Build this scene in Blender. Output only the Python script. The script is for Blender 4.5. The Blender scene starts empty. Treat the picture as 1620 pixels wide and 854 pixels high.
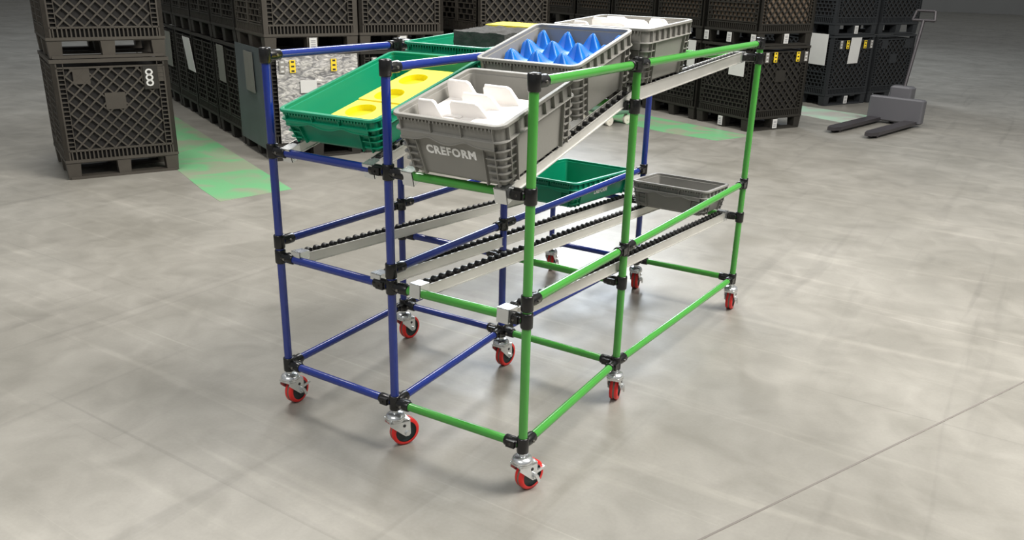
import bpy, math, random
from mathutils import Vector, Matrix, Euler
random.seed(7)
S = bpy.context.scene
COL = S.collection
PI = math.pi

# ------------------------------------------------------------------ materials
def mat(name, color, rough=0.5, metal=0.0, nscale=0, namt=0.0, bump=0.0, bscale=60, rvar=0.0, spec=0.5, coat=0.0):
    m = bpy.data.materials.new(name); m.use_nodes = True
    nt = m.node_tree; b = nt.nodes['Principled BSDF']
    b.inputs['Base Color'].default_value = (*color, 1)
    b.inputs['Roughness'].default_value = rough
    b.inputs['Metallic'].default_value = metal
    b.inputs['Specular IOR Level'].default_value = spec
    b.inputs['Coat Weight'].default_value = coat
    tc = nt.nodes.new('ShaderNodeTexCoord')
    if nscale:
        n = nt.nodes.new('ShaderNodeTexNoise'); n.inputs['Scale'].default_value = nscale; n.inputs['Detail'].default_value = 6
        nt.links.new(tc.outputs['Object'], n.inputs['Vector'])
        mx = nt.nodes.new('ShaderNodeMix'); mx.data_type = 'RGBA'
        mx.inputs[6].default_value = (*[max(0, c * (1 - namt)) for c in color], 1)
        mx.inputs[7].default_value = (*[min(1, c * (1 + namt)) for c in color], 1)
        nt.links.new(n.outputs['Fac'], mx.inputs[0]); nt.links.new(mx.outputs[2], b.inputs['Base Color'])
        if rvar:
            mr = nt.nodes.new('ShaderNodeMapRange'); mr.inputs[3].default_value = rough - rvar; mr.inputs[4].default_value = rough + rvar
            nt.links.new(n.outputs['Fac'], mr.inputs[0]); nt.links.new(mr.outputs[0], b.inputs['Roughness'])
    if bump:
        n2 = nt.nodes.new('ShaderNodeTexNoise'); n2.inputs['Scale'].default_value = bscale; n2.inputs['Detail'].default_value = 4
        nt.links.new(tc.outputs['Object'], n2.inputs['Vector'])
        bp = nt.nodes.new('ShaderNodeBump'); bp.inputs['Strength'].default_value = bump; bp.inputs['Distance'].default_value = 0.01
        nt.links.new(n2.outputs['Fac'], bp.inputs['Height']); nt.links.new(bp.outputs[0], b.inputs['Normal'])
    return m

BLUE = mat('blue_coated_pipe', (0.010, 0.028, 0.22), .22, nscale=9, namt=.12, spec=.6, coat=.25)
GREEN = mat('green_coated_pipe', (0.055, 0.300, 0.040), .22, nscale=9, namt=.12, spec=.6, coat=.25)
JOINT = mat('black_pipe_joint', (0.008, 0.008, 0.008), .26, nscale=40, namt=.3, spec=.5)
BOLT = mat('bolt_steel', (0.25, 0.24, 0.22), .35, metal=.9)
ZINC = mat('zinc_steel', (0.74, 0.76, 0.76), .25, metal=.85, nscale=30, namt=.15, rvar=.1)
RAIL = mat('galvanised_track', (0.66, 0.65, 0.61), .42, metal=.45, nscale=14, namt=.1, rvar=.08)
ROLL = mat('black_roller', (0.008, 0.008, 0.008), .35)
RED = mat('red_polyurethane', (0.72, 0.022, 0.018), .38, nscale=20, namt=.12)
GROOVE = mat('tread_groove', (0.22, 0.16, 0.13), .6)
HUB = mat('dark_hub', (0.008, 0.018, 0.018), .4)
GREY = mat('grey_tote_plastic', (0.235, 0.230, 0.208), .42, nscale=7, namt=.06, bump=.03, bscale=90)
GREYDARK = mat('grey_tote_plastic_low', (0.22, 0.215, 0.20), .5, nscale=7, namt=.08)
TEAL = mat('green_tote_plastic', (0.0, 0.235, 0.12), .38, nscale=7, namt=.08, bump=.02, bscale=90)
YEL = mat('yellow_foam', (0.92, 0.77, 0.075), .85, nscale=12, namt=.04, bump=.1, bscale=400)
YELP = mat('yellow_pocket_foam', (0.80, 0.70, 0.005), .85, nscale=12, namt=.04)
WHT = mat('white_thermoformed_plastic', (0.86, 0.83, 0.80), .45, nscale=8, namt=.02)
BLF = mat('blue_formed_plastic', (0.0, 0.16, 0.60), .33, nscale=9, namt=.05)
CHAR = mat('charcoal_foam', (0.055, 0.055, 0.053), .95, nscale=22, namt=.6, bump=.8, bscale=45)
DARKA = mat('scuffed_container_plastic', (0.062, 0.055, 0.045), .55, nscale=4, namt=.35, spec=.35)
DARK = mat('black_container_plastic', (0.027, 0.025, 0.021), .55, nscale=3, namt=.3, spec=.32)
DARKB = mat('blue_black_container_plastic', (0.028, 0.031, 0.034), .5, nscale=3, namt=.25, spec=.35)
INNERSHADE = mat('container_inside_shade', (0.012, 0.011, 0.010), .8)  # shade behind the container lattice, put into a near-black colour
BROWN = mat('brown_cardboard', (0.13, 0.095, 0.065), .85, nscale=6, namt=.3)
PAPER = mat('white_paper', (0.62, 0.62, 0.60), .7, nscale=12, namt=.05)
GREYCARD = mat('grey_card', (0.20, 0.20, 0.18), .7, nscale=12, namt=.12)
SLATE = mat('slate_corrugated_sheet', (0.075, 0.095, 0.10), .45, nscale=5, namt=.3, spec=.5)
INK = mat('black_ink', (0.02, 0.02, 0.02), .7)
GINK = mat('grey_ink', (0.25, 0.25, 0.27), .7)
STY = mat('yellow_sticker', (0.85, 0.62, 0.03), .5, nscale=30, namt=.05)
STO = mat('orange_sticker', (0.80, 0.38, 0.02), .5)
STG = mat('grey_sticker', (0.26, 0.25, 0.23), .6, nscale=40, namt=.3)
TXT = mat('white_lettering', (0.88, 0.88, 0.86), .5)
FORK = mat('dark_fork_steel', (0.06, 0.055, 0.06), .4, metal=.4)
JORANGE = mat('jack_paint', (0.10, 0.10, 0.11), .4)
DOLLY = mat('dolly_green', (0.10, 0.20, 0.13), .5)
CREAM = mat('cream_wheel', (0.75, 0.72, 0.62), .5)
WALLM = mat('warehouse_wall', (0.35, 0.35, 0.34), .8, nscale=.5, namt=.1)
JNTF = mat('floor_joint_filler', (0.17, 0.155, 0.14), .7)

def wrap_mat():
    m = bpy.data.materials.new('stretch_film'); m.use_nodes = True
    nt = m.node_tree; b = nt.nodes['Principled BSDF']
    b.inputs['Roughness'].default_value = .28
    tc = nt.nodes.new('ShaderNodeTexCoord')
    mp = nt.nodes.new('ShaderNodeMapping'); mp.inputs['Scale'].default_value = (1, 1, 2.2); mp.inputs['Rotation'].default_value = (0, .35, 0)
    nt.links.new(tc.outputs['Object'], mp.inputs['Vector'])
    n = nt.nodes.new('ShaderNodeTexNoise'); n.inputs['Scale'].default_value = 13; n.inputs['Detail'].default_value = 8; n.inputs['Distortion'].default_value = 1.6
    nt.links.new(mp.outputs[0], n.inputs['Vector'])
    cr = nt.nodes.new('ShaderNodeValToRGB')
    cr.color_ramp.elements[0].position = .36; cr.color_ramp.elements[0].color = (.17, .17, .175, 1)
    cr.color_ramp.elements[1].position = .68; cr.color_ramp.elements[1].color = (.68, .66, .62, 1)
    nt.links.new(n.outputs['Fac'], cr.inputs[0]); nt.links.new(cr.outputs[0], b.inputs['Base Color'])
    bp = nt.nodes.new('ShaderNodeBump'); bp.inputs['Strength'].default_value = .7; bp.inputs['Distance'].default_value = .02
    nt.links.new(n.outputs['Fac'], bp.inputs['Height']); nt.links.new(bp.outputs[0], b.inputs['Normal'])
    return m
FILM = wrap_mat()

def floor_mat():
    m = bpy.data.materials.new('polished_concrete'); m.use_nodes = True
    nt = m.node_tree; b = nt.nodes['Principled BSDF']; L = nt.links.new
    tc = nt.nodes.new('ShaderNodeTexCoord')
    def noise(scale, det, dist=0, sc=(1, 1, 1), rot=0):
        mp = nt.nodes.new('ShaderNodeMapping'); mp.inputs['Scale'].default_value = sc; mp.inputs['Rotation'].default_value = (0, 0, rot)
        L(tc.outputs['Object'], mp.inputs['Vector'])
        n = nt.nodes.new('ShaderNodeTexNoise'); n.inputs['Scale'].default_value = scale; n.inputs['Detail'].default_value = det; n.inputs['Distortion'].default_value = dist
        L(mp.outputs[0], n.inputs['Vector']); return n
    def ramp(src, p0, c0, p1, c1):
        r = nt.nodes.new('ShaderNodeValToRGB'); r.color_ramp.elements[0].position = p0; r.color_ramp.elements[0].color = (*c0, 1)
        r.color_ramp.elements[1].position = p1; r.color_ramp.elements[1].color = (*c1, 1); L(src, r.inputs[0]); return r
    def mix(f, a, b2, blend='MIX'):
        x = nt.nodes.new('ShaderNodeMix'); x.data_type = 'RGBA'; x.blend_type = blend
        if isinstance(f, float): x.inputs[0].default_value = f
        else: L(f, x.inputs[0])
        L(a, x.inputs[6])
        L(b2, x.inputs[7]); return x.outputs[2]
    big = ramp(noise(1.1, 5, .4).outputs['Fac'], .3, (.236, .226, .198), .7, (.316, .304, .272))
    mid = ramp(noise(5, 7, 1.0).outputs['Fac'], .3, (.80, .80, .79), .68, (1.0, 1.0, 1.0))
    fine = ramp(noise(90, 3).outputs['Fac'], .3, (.94, .94, .94), .7, (1.0, 1.0, 1.0))
    c = mix(1.0, big.outputs[0], mid.outputs[0], 'MULTIPLY')
    c = mix(1.0, c, fine.outputs[0], 'MULTIPLY')
    # worn curved scuffs
    for sc, rot, amt, ns, p0 in (((.35, 5, 1), .5, 1.16, 1.5, .58), ((5, .3, 1), .2, .86, 1.5, .60), ((.25, 6, 1), -.45, 1.14, 1.5, .60), ((.3, 14, 1), 1.1, 1.25, 1.7, .66), ((.2, 18, 1), -1.0, .80, 1.3, .66), ((.2, 20, 1), .15, 1.22, 1.3, .67)):
        n = noise(ns, 8, .9, sc, rot)
        r = ramp(n.outputs['Fac'], p0, (1, 1, 1), p0+.12, (amt, amt, amt))
        c = mix(1.0, c, r.outputs[0], 'MULTIPLY')
    L(c, b.inputs['Base Color'])
    rn = noise(2.5, 6, .8)
    mr = nt.nodes.new('ShaderNodeMapRange'); mr.inputs[1].default_value = .3; mr.inputs[2].default_value = .7; mr.inputs[3].default_value = .30; mr.inputs[4].default_value = .50
    L(rn.outputs['Fac'], mr.inputs[0]); L(mr.outputs[0], b.inputs['Roughness'])
    bn = noise(35, 5, .3)
    bp = nt.nodes.new('ShaderNodeBump'); bp.inputs['Strength'].default_value = .10; bp.inputs['Distance'].default_value = .003
    L(bn.outputs['Fac'], bp.inputs['Height']); L(bp.outputs[0], b.inputs['Normal'])
    b.inputs['Specular IOR Level'].default_value = .55
    return m
FLOOR = floor_mat()

def paint_mat(name, green, pale, thr=.5):
    m = bpy.data.materials.new(name); m.use_nodes = True
    nt = m.node_tree; b = nt.nodes['Principled BSDF']; L = nt.links.new
    tc = nt.nodes.new('ShaderNodeTexCoord')
    n = nt.nodes.new('ShaderNodeTexNoise'); n.inputs['Scale'].default_value = 2.6; n.inputs['Detail'].default_value = 8; n.inputs['Distortion'].default_value = .8
    L(tc.outputs['Object'], n.inputs['Vector'])
    r = nt.nodes.new('ShaderNodeValToRGB'); r.color_ramp.elements[0].position = thr - .04; r.color_ramp.elements[0].color = (*green, 1)
    r.color_ramp.elements[1].position = thr + .1; r.color_ramp.elements[1].color = (*pale, 1)
    L(n.outputs['Fac'], r.inputs[0]); L(r.outputs[0], b.inputs['Base Color'])
    b.inputs['Roughness'].default_value = .4
    return m
PAINT = paint_mat('worn_green_floor_paint', (.16, .42, .20), (.27, .32, .22), .50)
PAINTP = paint_mat('faded_green_floor_paint', (.42, .60, .46), (.45, .44, .40), .5)

# ------------------------------------------------------------------ mesh builder
class MB:
    def __init__(s): s.v = []; s.f = []; s.m = []; s.sm = []
    def add(s, vs, fs, mi=0, smooth=False):
        o = len(s.v); s.v += [tuple(p) for p in vs]
        for f in fs: s.f.append([i + o for i in f]); s.m.append(mi); s.sm.append(smooth)
    def box(s, a, b, mi=0, M=None):
        x0, y0, z0 = a; x1, y1, z1 = b
        vs = [(x0,y0,z0),(x1,y0,z0),(x1,y1,z0),(x0,y1,z0),(x0,y0,z1),(x1,y0,z1),(x1,y1,z1),(x0,y1,z1)]
        if M: vs = [M @ Vector(p) for p in vs]
        s.add(vs, [(0,3,2,1),(4,5,6,7),(0,1,5,4),(1,2,6,5),(2,3,7,6),(3,0,4,7)], mi)
    def bevbox(s, a, b, r, mi=0, M=None):
        # box with chamfered vertical and horizontal edges
        x0, y0, z0 = a; x1, y1, z1 = b
        def ring(i, z): return [(x0+i+r,y0+i,z),(x1-i-r,y0+i,z),(x1-i,y0+i+r,z),(x1-i,y1-i-r,z),(x1-i-r,y1-i,z),(x0+i+r,y1-i,z),(x0+i,y1-i-r,z),(x0+i,y0+i+r,z)]
        rings = [ring(r, z0), ring(0, z0+r), ring(0, z1-r), ring(r, z1)]
        vs = [Vector(p) for q in rings for p in q]
        if M: vs = [M @ p for p in vs]
        fs = [tuple(range(7, -1, -1)), tuple(range(24, 32))]
        for k in range(3):
            for i in range(8): j = (i+1) % 8; fs.append((k*8+i, k*8+j, k*8+8+j, k*8+8+i))
        s.add(vs, fs, mi)
    def tube(s, p, q, r, n=16, mi=0, cap=True, r2=None):
        p = Vector(p); q = Vector(q); d = (q-p).normalized(); r2 = r if r2 is None else r2
        u = d.orthogonal().normalized(); w = d.cross(u)
        vs = []
        for c, rr in ((p, r), (q, r2)):
            for i in range(n):
                t = 2*PI*i/n; vs.append(c + rr*(math.cos(t)*u + math.sin(t)*w))
        s.add(vs, [(i, (i+1) % n, n+(i+1) % n, n+i) for i in range(n)], mi, True)
        if cap: s.add(vs[:n], [tuple(range(n-1, -1, -1))], mi); s.add(vs[n:], [tuple(range(n))], mi)
    def lathe(s, prof, M, n=24, mi=0, closed=False):
        # prof: (radius, height) list around local Z of matrix M
        vs = []
        for r, h in prof:
            for i in range(n): t = 2*PI*i/n; vs.append(M @ Vector((r*math.cos(t), r*math.sin(t), h)))
        fs = []; k = len(prof)
        for a in range(k if closed else k-1):
            b = (a+1) % k
            for i in range(n): j = (i+1) % n; fs.append((a*n+i, a*n+j, b*n+j, b*n+i))
        s.add(vs, fs, mi, True)
    def prism(s, pts, off, mi=0, M=None):
        n = len(pts); off = Vector(off)
        vs = [Vector(p) for p in pts] + [Vector(p)+off for p in pts]
        if M: vs = [M @ p for p in vs]
        s.add(vs, [tuple(range(n-1, -1, -1)), tuple(range(n, 2*n))] + [(i, (i+1) % n, n+(i+1) % n, n+i) for i in range(n)], mi)
    def build(s, name, mats, parent=None, M=None):
        me = bpy.data.meshes.new(name); me.from_pydata([tuple(v) for v in s.v], [], s.f)
        for m in (mats if isinstance(mats, (list, tuple)) else [mats]): me.materials.append(m)
        me.polygons.foreach_set('material_index', s.m); me.polygons.foreach_set('use_smooth', s.sm); me.update()
        o = bpy.data.objects.new(name, me); COL.objects.link(o)
        if parent: o.parent = parent
        if M: o.matrix_local = M
        return o

def empty(name, M=None):
    o = bpy.data.objects.new(name, None); COL.objects.link(o); o.empty_display_size = .1
    if M: o.matrix_world = M
    return o
def tag(o, label=None, cat=None, group=None, kind=None):
    if label: o['label'] = label
    if cat: o['category'] = cat
    if group: o['group'] = group
    if kind: o['kind'] = kind
    return o
def copy_tree(o, parent=None):
    c = o.copy(); COL.objects.link(c)
    if parent: c.parent = parent
    for ch in [x for x in bpy.data.objects if x.parent == o]: copy_tree(ch, c)
    return c

# ------------------------------------------------------------------ camera
cam = bpy.data.cameras.new('camera'); co = bpy.data.objects.new('camera', cam); COL.objects.link(co)
co.location = (2.1861, -1.8587, 1.5379)
co.rotation_euler = (1.21466, -0.02403, 0.57865)
cam.sensor_width = 36; cam.lens = 1323.42*36/1620
cam.shift_x = (810-813.55)/1620; cam.shift_y = (444.78-427)/1620
cam.clip_end = 200
S.camera = co

# ------------------------------------------------------------------ setting
m = MB(); m.add([(-40,-30,0),(40,-30,0),(40,50,0),(-40,50,0)], [(0,1,2,3)])
tag(m.build('floor', FLOOR), kind='structure')
m = MB(); m.box((-40, 50, 0), (40, 50.3, 9)); tag(m.build('wall_back', WALLM), kind='structure')
m = MB(); m.box((-40.3, -30, 0), (-40, 50, 9)); tag(m.build('wall_left', WALLM), kind='structure')
m = MB(); m.box((40, -30, 0), (40.3, 50, 9)); tag(m.build('wall_right', WALLM), kind='structure')
# sawn joint in the slab
m = MB()
p, q = Vector((1.42, -.21, 0)), Vector((4.4, 7.0, 0)); d = (q-p).normalized(); n = Vector((-d.y, d.x, 0))*.0035
m.prism([p-n, q-n, q+n, p+n], (0, 0, .0012)); tag(m.build('trim_1', JNTF), kind='structure')

def marking(name, pts, matr, label):
    m = MB(); m.prism([(x, y, 0) for x, y in pts], (0, 0, .0015))
    tag(m.build(name, matr), label, 'floor marking')
marking('floor_marking', [(-7.4, 4.40), (-2.40, 2.26), (-2.45, 2.05), (-2.52, 1.72), (-2.9, 1.86), (-7.6, 3.85)], PAINT, 'worn green painted strip on the floor between the left container stacks and the blue rack')
marking('floor_marking', [(-3.3, 7.65), (-.50, 6.68), (-.45, 6.60), (-.62, 6.18), (-1.2, 6.25), (-3.5, 7.1)], PAINT, 'faded green painted strip on the floor in front of the black containers behind the rack')
marking('floor_marking', [(-1.6, 9.5), (.40, 8.92), (.17, 8.17), (-.35, 8.40), (-1.75, 9.0)], PAINTP, 'pale mint painted strip on the floor by the pallet jack fork at right')

# ------------------------------------------------------------------ the rack cart
PP = dict(LF=(.0079,.0252), MF=(.5119,.0303), RF=(1.0082,.053), LM=(-.0322,.7191), MM=(.4651,.7407), RM=(.9802,.7465), LB=(.0252,1.8788), MB=(.5214,1.8936), RB=(1.019,1.9149))
ZB = .166; ZM = dict(F=.6368, M=.6156, B=.6368); ZT = dict(F=1.2623, M=1.2553, B=1.2623)
CU = dict(F=.9544, M=1.1188, B=1.1994); CL = dict(F=.5827, M=.487, B=.4742)
PR = .014
rack = tag(empty('flow_rack_cart', Matrix.Translation((.5, .95, 0))), 'blue and green pipe-framed flow rack cart on red casters standing on the concrete floor', 'rack')
RI = rack.matrix_world.inverted()
def rb(mb, name, mats, parent=None):
    # build in world coordinates, stored relative to the rack
    for i, v in enumerate(mb.v): mb.v[i] = tuple(RI @ Vector(v))
    return mb.build(name, mats, parent or rack)
def colr(k): return GREEN if k[0] == 'R' else BLUE
for k, (x, y) in PP.items():
    m = MB(); m.tube((x, y, .145), (x, y, ZT[k[1]]+.012), PR, 20)
    o = rb(m, 'upright_post', colr(k)); 
    o['label'] = ('green' if k[0] == 'R' else 'blue') + ' upright post'
def pipe(a, b, c, name):
    m = MB(); m.tube(a, b, PR, 18); o = rb(m, name, c); o['label'] = ('green' if c is GREEN else 'blue') + ' ' + name.replace('_', ' ')
for col in 'LMR':
    for r0, r1 in ('FM', 'MB'):
        a, b = PP[col+r0], PP[col+r1]; c = GREEN if col == 'R' else BLUE
        pipe((*a, ZB), (*b, ZB), c, 'side_pipe'); pipe((*a, ZM[r0]), (*b, ZM[r1]), c, 'side_pipe'); pipe((*a, ZT[r0]), (*b, ZT[r1]), c, 'side_pipe')
for r in 'FMB':
    for c0, c1 in ('LM', 'MR'):
        a, b = PP[c0+r], PP[c1+r]; c = GREEN if c1 == 'R' else BLUE
        for z in (ZB, CL[r], CU[r]): pipe((*a, z), (*b, z), c, 'cross_pipe')
# joints
def joint(k, z, targets, ln=.062, cap=False, tall=.024):
    x, y = PP[k]; m = MB(); c = Vector((x, y, z))
    m.lathe([(PR, -tall), (.0178, -tall), (.0190, -tall+.003), (.0190, tall-.003), (.0178, tall), (PR if not cap else .006, tall+(.002 if cap else 0))] + ([(0, tall+.002)] if cap else []), Matrix.Translation(c), 20)
    for (t, tz) in targets:
        q = Vector((*PP[t], tz)); d = (q-c).normalized()
        s = c + d*.014; e = c + d*ln
        ax = d.to_track_quat('Z', 'X').to_matrix().to_4x4(); ax.translation = s
        L_ = (e-s).length
        m.lathe([(.0155, 0), (.0165, .006), (.0180, L_*.45), (.0182, L_-.003), (.0165, L_), (.0135, L_)], ax, 18)
        # clamp lug and bolt
        up = Vector((0, 0, 1)); side = d.cross(up).normalized()
        b0 = c + d*.036
        m.tube(b0 + side*.012, b0 + side*.0215, .0045, 8, 1)
        m.tube(b0 - side*.012, b0 - side*.0215, .0045, 8, 1)
        ax2 = ax.copy(); ax2.translation = c + d*.020
        m.box((-.012, -.0215, 0), (.012, -.010, .030), 0, ax2)
    rb(m, 'pipe_joint', [JOINT, BOLT])
NB = {'F': 'M', 'M': 'FB', 'B': 'M'}; NC = {'L': 'M', 'M': 'LR', 'R': 'M'}
for k in PP:
    c, r = k
    joint(k, ZB, [(c+s, ZB) for s in NB[r]] + [(s+r, ZB) for s in NC[c]], tall=.026)
    joint(k, ZM[r], [(c+s, ZM[s]) for s in NB[r]])
    joint(k, ZT[r], [(c+s, ZT[s]) for s in NB[r]], cap=True)
    joint(k, CL[r], [(s+r, CL[r]) for s in NC[c]], ln=.068)
    joint(k, CU[r], [(s+r, CU[r]) for s in NC[c]], ln=.068)

# casters
CAST = dict(LF=(96, 1), MF=(66, 0), RF=(76, 1), LM=(86, 0), MM=(88, 0), RM=(106, 1), LB=(106, 1), MB=(104, 1), RB=(98, 1))
def make_caster():
    # local: stem on Z axis at origin (floor level z=0), wheel trails along +X
    W = MB(); off = .032; R = .05; w = .016
    st = W; st.tube((0, 0, .118), (0, 0, .150), .011, 12)
    st.lathe([(0, .127), (.020, .127), (.030, .122), (.034, .114), (.034, .110), (.030, .108), (.033, .104), (.031, .100), (0, .099)], Matrix(), 24)
    c = st.build('caster', ZINC, rack)
    F = MB()
    for sgn in (-1, 1):
        y0 = sgn*.021; y1 = sgn*.024
        pts = [(-.028, y0, .106), (.030, y0, .106), (.044, y0, .092), (off+.013, y0, .044), (off+.006, y0, .038), (off-.006, y0, .038), (off-.013, y0, .044), (-.030, y0, .090)]
        if sgn > 0: pts = pts[::-1]
        F.prism(pts, (0, y1-y0, 0))
        F.tube((off, y1, .05), (off, y1+sgn*.006, .05), .009, 6)
        F.lathe([(.0055, 0), (.0055, .0012), (0, .0012)], Matrix.Translation((.022, y1, .080)) @ Matrix.Rotation(-sgn*PI/2, 4, 'X'), 12, 1)
    F.prism([(-.030, -.024, .100), (.044, -.024, .092), (.044, .024, .092), (-.030, .024, .100)], (0, 0, .008))
    F.build('caster_fork', [ZINC, INK], c)
    T = MB(); ax = Matrix.Translation((off, 0, R)) @ Matrix.Rotation(PI/2, 4, 'X')
    T.lathe([(R-.012, -w), (R-.003, -w), (R, -w+.005), (R, -.0035)], ax, 36)
    T.lathe([(R, .0035), (R, w-.005), (R-.003, w), (R-.012, w)], ax, 36)
    T.lathe([(R, -.0035), (R-.0025, -.0030), (R-.0025, .0030), (R, .0035)], ax, 36, 1)
    T.build('caster_wheel', [RED, GROOVE], c)
    H = MB()
    H.lathe([(0, -w+.001), (.012, -w+.001), (.013, -w+.005), (R-.014, -w+.005), (R-.011, -w+.0005), (R-.011, w-.0005), (R-.014, w-.005), (.013, w-.005), (.012, w-.001), (0, w-.001)], ax, 32)
    H.build('wheel_hub', HUB, c)
    return c
def brake(c):
    B = MB(); 
    B.prism([(.012, -.020, .070), (.040, -.020, .064), (.082, -.020, .066), (.090, -.020, .058), (.040, -.020, .052), (.012, -.020, .058)], (0, .040, 0))
    B.tube((.03, -.030, .06), (.03, .030, .06), .006, 10)
    B.prism([(.026, -.034, .060), (.040, -.034, .056), (.052, -.034, .030), (.042, -.034, .026)], (0, .006, 0))
    B.build('brake_pedal', ZINC, c)
cb = make_caster(); brake(cb)
cp = None
ci = 0
for k, (ang, br) in CAST.items():
    if ci == 0: c = cb
    elif br: c = copy_tree(cb, rack)
    else:
        c = cb.copy(); COL.objects.link(c); c.parent = rack
        for ch in [x for x in bpy.data.objects if x.parent == cb and not x.name.startswith('brake')]:
            d = ch.copy(); COL.objects.link(d); d.parent = c
    ci += 1
    c.matrix_local = RI @ Matrix.Translation((*PP[k], 0)) @ Matrix.Rotation(math.radians(ang), 4, 'Z')

# ------------------------------------------------------------------ lanes
class Lane:
    def __init__(s, y0, z0, y1, z1):
        s.o = Vector((0, y0, z0)); s.t = math.atan2(z1-z0, y1-y0)
        s.len = math.hypot(y1-y0, z1-z0)
        s.M = Matrix.Translation(s.o) @ Matrix.Rotation(s.t, 4, 'X')
FL = Lane(.03, .98, .745, 1.155); BL = Lane(.8, 1.172, 1.91, 1.228); LL = Lane(.04, .62, 1.9, .505)
PITCH = .04
rest = MB(); n_ind = [0]
def roller_prof(): return [(0, -.010), (.0105, -.010), (.0112, -.0085), (.0112, .0085), (.0105, .010), (0, .010)]
proto_r = MB(); proto_r.lathe(roller_prof(), Matrix.Rotation(PI/2, 4, 'Y'), 12); proto_r.tube((-.015, 0, 0), (.015, 0, 0), .0025, 8)
proto_me = None
def track(lane, x, v0, v1, nind, front=True, back=True, label=None, deep=.0375, low=False):
    global proto_me
    m = MB(); hw = .0175; t = .0018; zt = -.004 if low else -.0125; zb = (-.0125)-deep
    m.box((-hw, v0, zb), (-hw+t, v1, zt)); m.box((hw-t, v0, zb), (hw, v1, zt)); m.box((-hw, v0, zb), (hw, v1, zb+t))
    m.box((-hw-.003, v0, zt-.002), (-hw+t, v1, zt)); m.box((hw-t, v0, zt-.002), (hw+.003, v1, zt))
    m.box((hw, v0, zb), (hw+.0035, v1, zb+.003))
    M = RI @ lane.M @ Matrix.Translation((x, 0, 0))
    tr = m.build('roller_track', RAIL, rack, M)
    if label: tr['label'] = label
    def clip(v, s):
        # bracket hooked over the cross pipe, s = +1 when the track lies towards +v
        b = MB(); y0 = v - s*.018; y1 = v + s*.018
        lo, hi = min(y0, y1), max(y0, y1); top = -.006
        b.box((-.019, lo, top-.003), (.019, hi + (.012 if s > 0 else 0), top)); b.box((-.019, (lo if s > 0 else hi-.0025), -.052), (.021, (lo+.0025 if s > 0 else hi), top))
        for sx in (-1, 1):
            pts = [(sx*.021, lo, top), (sx*.021, hi+.010, top), (sx*.021, hi+.010, top-.03), (sx*.021, hi, -.048), (sx*.021, lo, -.052)]
            if sx < 0: pts = pts[::-1]
            b.prism(pts, (-sx*.0022, 0, 0))
        b.build('track_bracket', ZINC, tr)
    if front: clip(v0-.022, 1)
    if back: clip(v1+.020, -1)
    k = 0; v = v0+.02
    while v < v1-.01:
        if k < nind:
            if proto_me is None:
                o = proto_r.build('roller', ROLL, tr, Matrix.Translation((0, v, -.0120))); proto_me = o.data
            else:
                o = bpy.data.objects.new('roller', proto_me); COL.objects.link(o); o.parent = tr; o.matrix_local = Matrix.Translation((0, v, -.0120))
        else:
            ax = RI @ lane.M @ Matrix.Translation((x, v, -.0120)) @ Matrix.Rotation(PI/2, 4, 'Y')
            rest.lathe([(q*(.8 if low else 1), h) for q, h in roller_prof()], ax if not low else Matrix.Translation((0, 0, .002)) @ ax, 10)
        v += PITCH; k += 1
for x in (.08, .44, .595, .93): track(FL, x, .022, .775, 0, back=False, deep=.024, low=True)
for x in (.08, .43, .60, .93): track(BL, x, .02, LL.len*0+1.085, 0, front=False, low=True)
for x, n in ((.088, 23), (.452, 22), (.615, 30), (.945, 25)): track(LL, x, .022, 1.825, n)
ro = rest.build('roller', ROLL, rack); ro['kind'] = 'stuff'

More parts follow.
